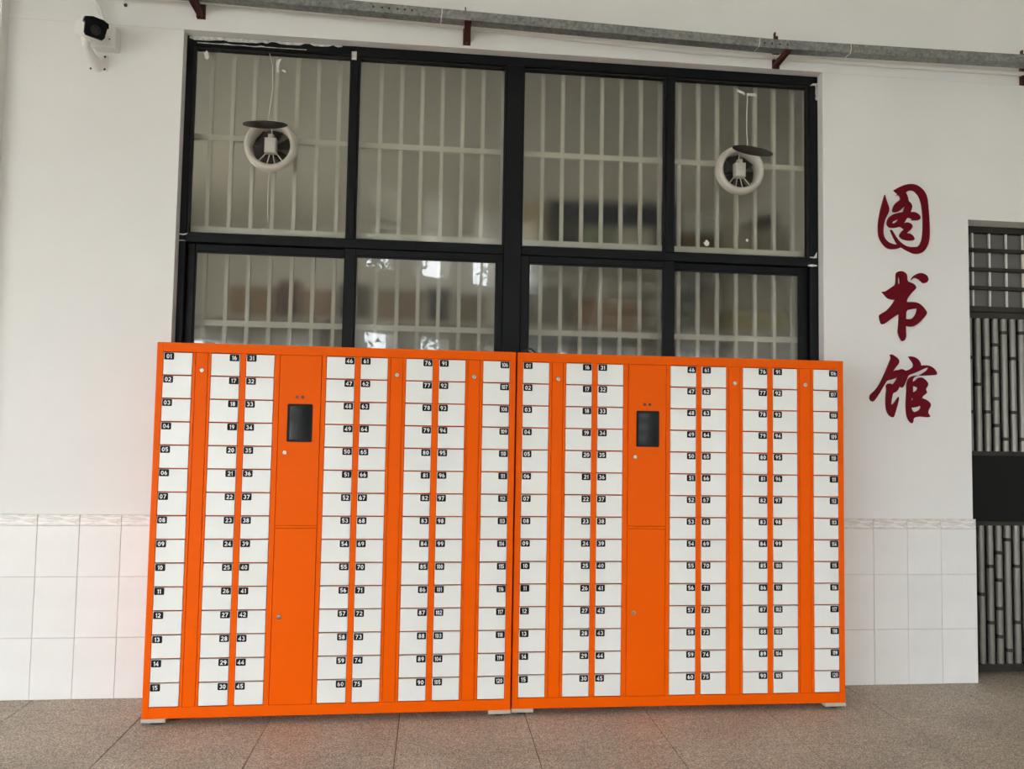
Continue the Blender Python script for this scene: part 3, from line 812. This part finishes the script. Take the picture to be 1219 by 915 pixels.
tape(-1.150, 3.350, .022, .042, .25, 'pale square of tape in the top left corner of the window')
tape(-.765, 3.318, .075, .014, 1.45, 'curled strip of tape beside the left fan cord', .012)
tape(-.742, 3.287, .022, .008, -.5, 'tiny scrap of tape below the curled strip', .004)
tape(1.832, 3.330, .048, .014, -.45, 'left strip of tape holding the right fan cord', .004)
tape(1.895, 3.318, .058, .015, -.06, 'right strip of tape holding the right fan cord', .005)
tape(1.630, 2.443, .028, .028, .7, 'small tilted square of tape low on the upper right pane')
tape(1.868, 2.470, .012, .016, .3, 'speck of tape under the right fan')

# ================================================================== steel gate in the doorway
gt = tag(empty('door_1', (DX0, .13, 0)), 'dark steel gate with bamboo shaped stainless bars in the recessed doorway', 'door', kind='structure')
def gx(x0, x1, z0, z1, y0=0.0, y1=.045, m='steel_dark', name='frame_bar'):
    return MB().cbox(x0-DX0, x1-DX0, y0, y1, z0, z1, .002).build(name, M[m], gt)
gx(3.161, 3.215, 0, 2.624); gx(4.70, 4.759, 0, 2.624)
gx(3.215, 4.70, 2.588, 2.624); gx(3.215, 4.70, 2.074, 2.110, .004); gx(3.215, 4.70, 2.112, 2.144, .0)
for z in (2.482, 2.366, 2.255): gx(3.215, 4.70, z-.011, z+.011, .0, .018, name='transom_bar')
x = 3.290
while x < 4.7:
    MB().box(x-DX0-.005, x-DX0+.005, .019, .030, 2.144, 2.588).build('transom_upright', M['grille'], gt); x += .108  # white colour stands in for the bright gleam on the uprights
gx(3.215, 4.70, 2.144, 2.588, .04, .05, 'door_back', 'transom_panel')
gx(3.215, 4.70, .874, 1.268, .002, .045, 'door_panel', 'middle_panel')
gx(3.215, 4.70, 1.262, 1.288, -.002, .04, 'steel_dark', 'frame_bar'); gx(3.215, 4.70, .856, .880, -.002, .04, 'steel_dark', 'frame_bar')
gx(3.215, 4.70, .020, .062, -.002, .045)
gx(3.215, 4.70, 1.288, 2.074, .046, .054, 'steel_dark', 'back_panel'); gx(3.215, 4.70, .062, .856, .046, .054, 'steel_dark', 'back_panel')
bu = MB().tube([(0,0,1.288),(0,0,2.074)], .0185, 14).mesh('bar', [M['steel_bar']])
bl = MB().tube([(0,0,.062),(0,0,.856)], .0185, 14).mesh('bar', [M['steel_bar']])
cl = MB().tube([(0,0,-.010),(0,0,-.007),(0,0,.007),(0,0,.010)], [.0185,.0225,.0225,.0185], 14).mesh('joint_ring', [M['steel_dark']])
for me_ in (bu, bl):
    me_.polygons.foreach_set('use_smooth', [True]*len(me_.polygons)); me_.set_sharp_from_angle(angle=.7)
PAT = {0: (.5,), 1: (.298,.706), 2: (.199,.399,.605,.807), 3: (.104,.907), 4: (.298,.706), 5: (.104,.907), 6: (.199,.399,.605,.807), 7: (.298,.706)}
k = -1
while True:
    x = 3.311+.0557*k
    if x > 4.67: break
    for me_, z0, z1 in ((bu, 1.288, 2.074), (bl, .062, .856)):
        b_ = link('bar', me_, gt, (x-DX0, .022, 0))
        for fr in PAT[k % 8]: link('joint_ring', cl, b_, (0, 0, z1-(z1-z0)*fr))
    k += 1
tag(MB().box(DX0, DX1, .27, .30, 0, DZ1+.1).build('wall_doorway', M['room']), 'plain backing wall behind the steel gate', 'wall', kind='structure')

# ================================================================== things in the library room, blurred by the glass
def bookcase(x0, x1, y0, top, shelves, label):
    t = tag(empty('bookcase', ((x0+x1)/2, y0, 0)), label, 'bookcase', 'bookcases behind the window')
    h = (x1-x0)/2; dp = .34
    for s in (-h, h-.02): MB().box(s, s+.02, 0, dp, 0, top).build('side_panel', M['shelf'], t)
    MB().box(-h+.02, h-.02, dp-.01, dp, 0, top).build('back_panel', M['shelf'], t)
    MB().box(-h+.02, h-.02, 0, dp-.01, top-.03, top).build('top_panel', M['shelf'], t)
    for z in shelves: MB().box(-h+.02, h-.02, 0, dp-.01, z-.05, z).build('shelf', M['shelf'], t)
    return t
bookcase(-1.95, -.72, 1.2, 2.10, (1.62, 1.2, .8, .4), 'low pale bookcase blurred behind the lower left pane')
bookcase(-.70, .53, 1.2, 2.10, (1.62, 1.2, .8, .4), 'low pale bookcase blurred behind the second lower pane')
bookcase(.62, 1.72, 1.42, 2.62, (2.12, 1.66, 1.2, .8, .4), 'tall pale bookcase blurred behind the third lower pane')
bookcase(1.74, 2.95, 1.42, 2.62, (2.12, 1.66, 1.2, .8, .4), 'tall pale bookcase blurred behind the lower right pane')
def box_thing(name, x0, x1, y0, z0, ht, c, label, cat='box', dp=.24, lid=True):
    m_ = mat(name+'_finish', c, rough=.6, var=.15, vscale=8)
    t = tag(empty(name, ((x0+x1)/2, y0, z0)), label, cat, 'things stored behind the frosted glass')
    h = (x1-x0)/2
    MB().cbox(-h, h, 0, dp, 0, ht*(.8 if lid else 1), .004).build('box_body', m_, t)
    if lid: MB().cbox(-h-.004, h+.004, -.004, dp+.004, ht*.8, ht, .004).build('lid', m_, t)
for a in [
    ('storage_box', -1.30, -.98, 1.26, 2.10, .21, (.42,.29,.17), 'tan box blurred behind the left part of the lower left pane'),
    ('storage_box', -.96, -.84, 1.26, 2.10, .26, (.16,.08,.08), 'dark maroon box blurred behind the middle of the lower left pane'),
    ('storage_box', -.82, -.60, 1.26, 2.10, .20, (.46,.33,.22), 'sandy box blurred right of the maroon box in the lower left pane'),
    ('storage_box', -.56, -.36, 1.26, 2.10, .25, (.13,.12,.10), 'dark grey box blurred behind the right of the lower left pane'),
    ('storage_box', -.30, .02, 1.26, 2.10, .22, (.40,.31,.22), 'brown box blurred behind the left of the second lower pane'),
    ('storage_box', .05, .21, 1.26, 2.10, .24, (.09,.09,.09), 'blackish box blurred behind the middle of the second lower pane'),
    ('storage_box', .26, .46, 1.26, 2.10, .21, (.38,.30,.22), 'brown box blurred behind the right of the second lower pane'),
    ('storage_box', .68, 1.10, 1.46, 2.12, .30, (.20,.19,.15), 'olive grey box blurred behind the left of the third lower pane'),
    ('storage_box', 1.14, 1.62, 1.46, 2.12, .22, (.42,.27,.15), 'orange brown box blurred behind the right of the third lower pane'),
    ('storage_box', 1.80, 2.08, 1.46, 2.12, .32, (.20,.25,.19), 'green grey box blurred behind the left of the lower right pane'),
    ('storage_box', 2.10, 2.22, 1.46, 2.12, .36, (.22,.14,.09), 'narrow brown box blurred behind the lower right pane'),
    ('storage_box', 2.30, 2.80, 1.46, 2.12, .17, (.55,.46,.05), 'yellow box blurred behind the lower right pane'),
    ('storage_box', 1.80, 2.30, 1.46, 1.66, .34, (.11,.11,.09), 'dark box on the lower shelf blurred above the right lockers'),
    ('storage_box', .68, 1.5, 1.46, 1.66, .34, (.10,.10,.09), 'long dark box on the lower shelf blurred behind the third lower pane'),
    ('storage_box', .70, .90, 1.46, 2.62, .42, (.66,.55,.36), 'tall tan box blurred at the left of the third upper pane'),
    ('storage_box', .94, 1.16, 1.46, 2.62, .26, (.06,.075,.06), 'dark green box under the left end of the navy box'),
    ('storage_box', 1.18, 1.44, 1.46, 2.62, .26, (.36,.40,.28), 'pale green box under the middle of the navy box'),
    ('storage_box', 1.46, 1.72, 1.46, 2.62, .26, (.70,.66,.54), 'cream box under the right end of the navy box'),
    ('storage_box', .93, 1.72, 1.46, 2.882, .19, (.018,.026,.055), 'long navy box blurred low in the third upper pane'),
    ('storage_box', 1.76, 1.91, 1.46, 2.62, .46, (.022,.032,.06), 'upright navy box blurred low in the upper right pane'),
    ('storage_box', 1.93, 2.23, 1.46, 2.62, .25, (.26,.19,.12), 'brown box under the white box in the upper right pane'),
    ('storage_box', 1.94, 2.22, 1.46, 2.872, .15, (.86,.85,.80), 'white box blurred low in the upper right pane'),
    ('storage_box', 2.25, 2.50, 1.46, 2.62, .32, (.68,.63,.50), 'beige box blurred at the right of the upper right pane, nearer the white box'),
    ('storage_box', 2.52, 2.80, 1.46, 2.62, .31, (.60,.56,.46), 'grey beige box blurred at the right edge of the upper right pane'),
    ('storage_box', 2.56, 2.68, 1.46, 2.932, .10, (.03,.03,.025), 'small dark box on top of the grey beige box'),
]: box_thing(*a)
# ================================================================== stair and trees behind the photographer
st = tag(empty('staircase', (2.78, -9.7, -.004), math.radians(90)), 'staircase with thin balusters mirrored in the third lower pane', 'staircase')
nst, rs, go = 22, .17, .27
for k in range(nst):
    MB().cbox(k*go, (k+1)*go+.02, -.55, .55, (k+1)*rs-.05, (k+1)*rs, .003).build('tread', M['concrete'], st)
for s in (-.6, .6):
    a = math.atan2(rs, go); Lh = nst*go
    MB().add([(0,s-.04,0),(Lh,s-.04,nst*rs),(Lh,s+.04,nst*rs),(0,s+.04,0),(0,s-.04,-.02+.30),(Lh,s-.04,nst*rs+.28),(Lh,s+.04,nst*rs+.28),(0,s+.04,.28)],
             [(0,3,2,1),(4,5,6,7),(0,1,5,4),(1,2,6,5),(2,3,7,6),(3,0,4,7)]).build('stringer', M['plaster'], st)
    MB().tube([(0,s,1.1),(Lh,s,nst*rs+1.1)], .03, 10).build('handrail', M['steel_bar'], st, smooth=True)
    for k in range(nst):
        for q_ in (.25, .75):
            xx = (k+q_)*go
            MB().tube([(xx,s,xx*rs/go+.26),(xx,s,xx*rs/go+1.1)], .011, 6).build('baluster', M['steel_bar'], st)
MB().cbox(nst*go, nst*go+1.1, -4.2, .62, nst*rs-.15, nst*rs, .003).build('landing', M['concrete'], st)
def tree(u, v, h, r, lab, seed):
    rr = random.Random(seed)
    ang = math.atan2(-.563, .826)
    x = -1.0+u*math.cos(ang)-v*math.sin(ang); y = -8.0+u*math.sin(ang)+v*math.cos(ang)
    t = tag(empty('tree', (x, y, -.16)), lab, 'tree', 'trees outside the facade')
    MB().tube([(0,0,0),(.05,.03,h*.3),(-.04,.05,h*.55),(.03,0,h*.85)], [.13,.10,.07,.03], 10).build('trunk', M['bark'], t, smooth=True)
    br = MB()
    for k in range(9):
        a = rr.uniform(0, 2*PI); z = h*rr.uniform(.35, .75); e = (r*.75*math.cos(a), r*.75*math.sin(a), z+r*.5)
        br.tube([(0,0,z), (e[0]*.5, e[1]*.5, z+r*.3), e], [.045,.03,.012], 6)
    br.build('branch', M['bark'], t)
    lf = MB(); blobs = [(rr.gauss(0, r*.45), rr.gauss(0, r*.45), h*.62+rr.gauss(0, h*.2), rr.uniform(.35, .7)*r) for _ in range(14)]
    for _ in range(3000):
        bx, by, bz, br_ = rr.choice(blobs)
        d = Vector((rr.gauss(0,1), rr.gauss(0,1), rr.gauss(0,1))).normalized()*br_*rr.random()**.4
        c = Vector((bx, by, bz))+d
        if math.hypot(c.x, c.y) > 1.38: continue
        a = Vector((rr.gauss(0,1), rr.gauss(0,1), rr.gauss(0,1))).normalized(); b = a.orthogonal().normalized()
        s = rr.uniform(.06, .11)
        lf.add([c-a*s, c+b*s*.45, c+a*s, c-b*s*.45], [(0,1,2,3)])
    lf.build('foliage', M['leaf'], t)['kind'] = 'stuff'
tree(-1.6, -2.4, 6.4, 1.35, 'leafy tree outside, mirrored at the left edge of the second lower pane', 1)
tree(1.5, -2.8, 6.6, 1.4, 'leafy tree outside, mirrored at the middle of the second lower pane', 2)
tree(4.6, -3.0, 6.2, 1.4, 'leafy tree outside, mirrored at the left of the third lower pane', 3)
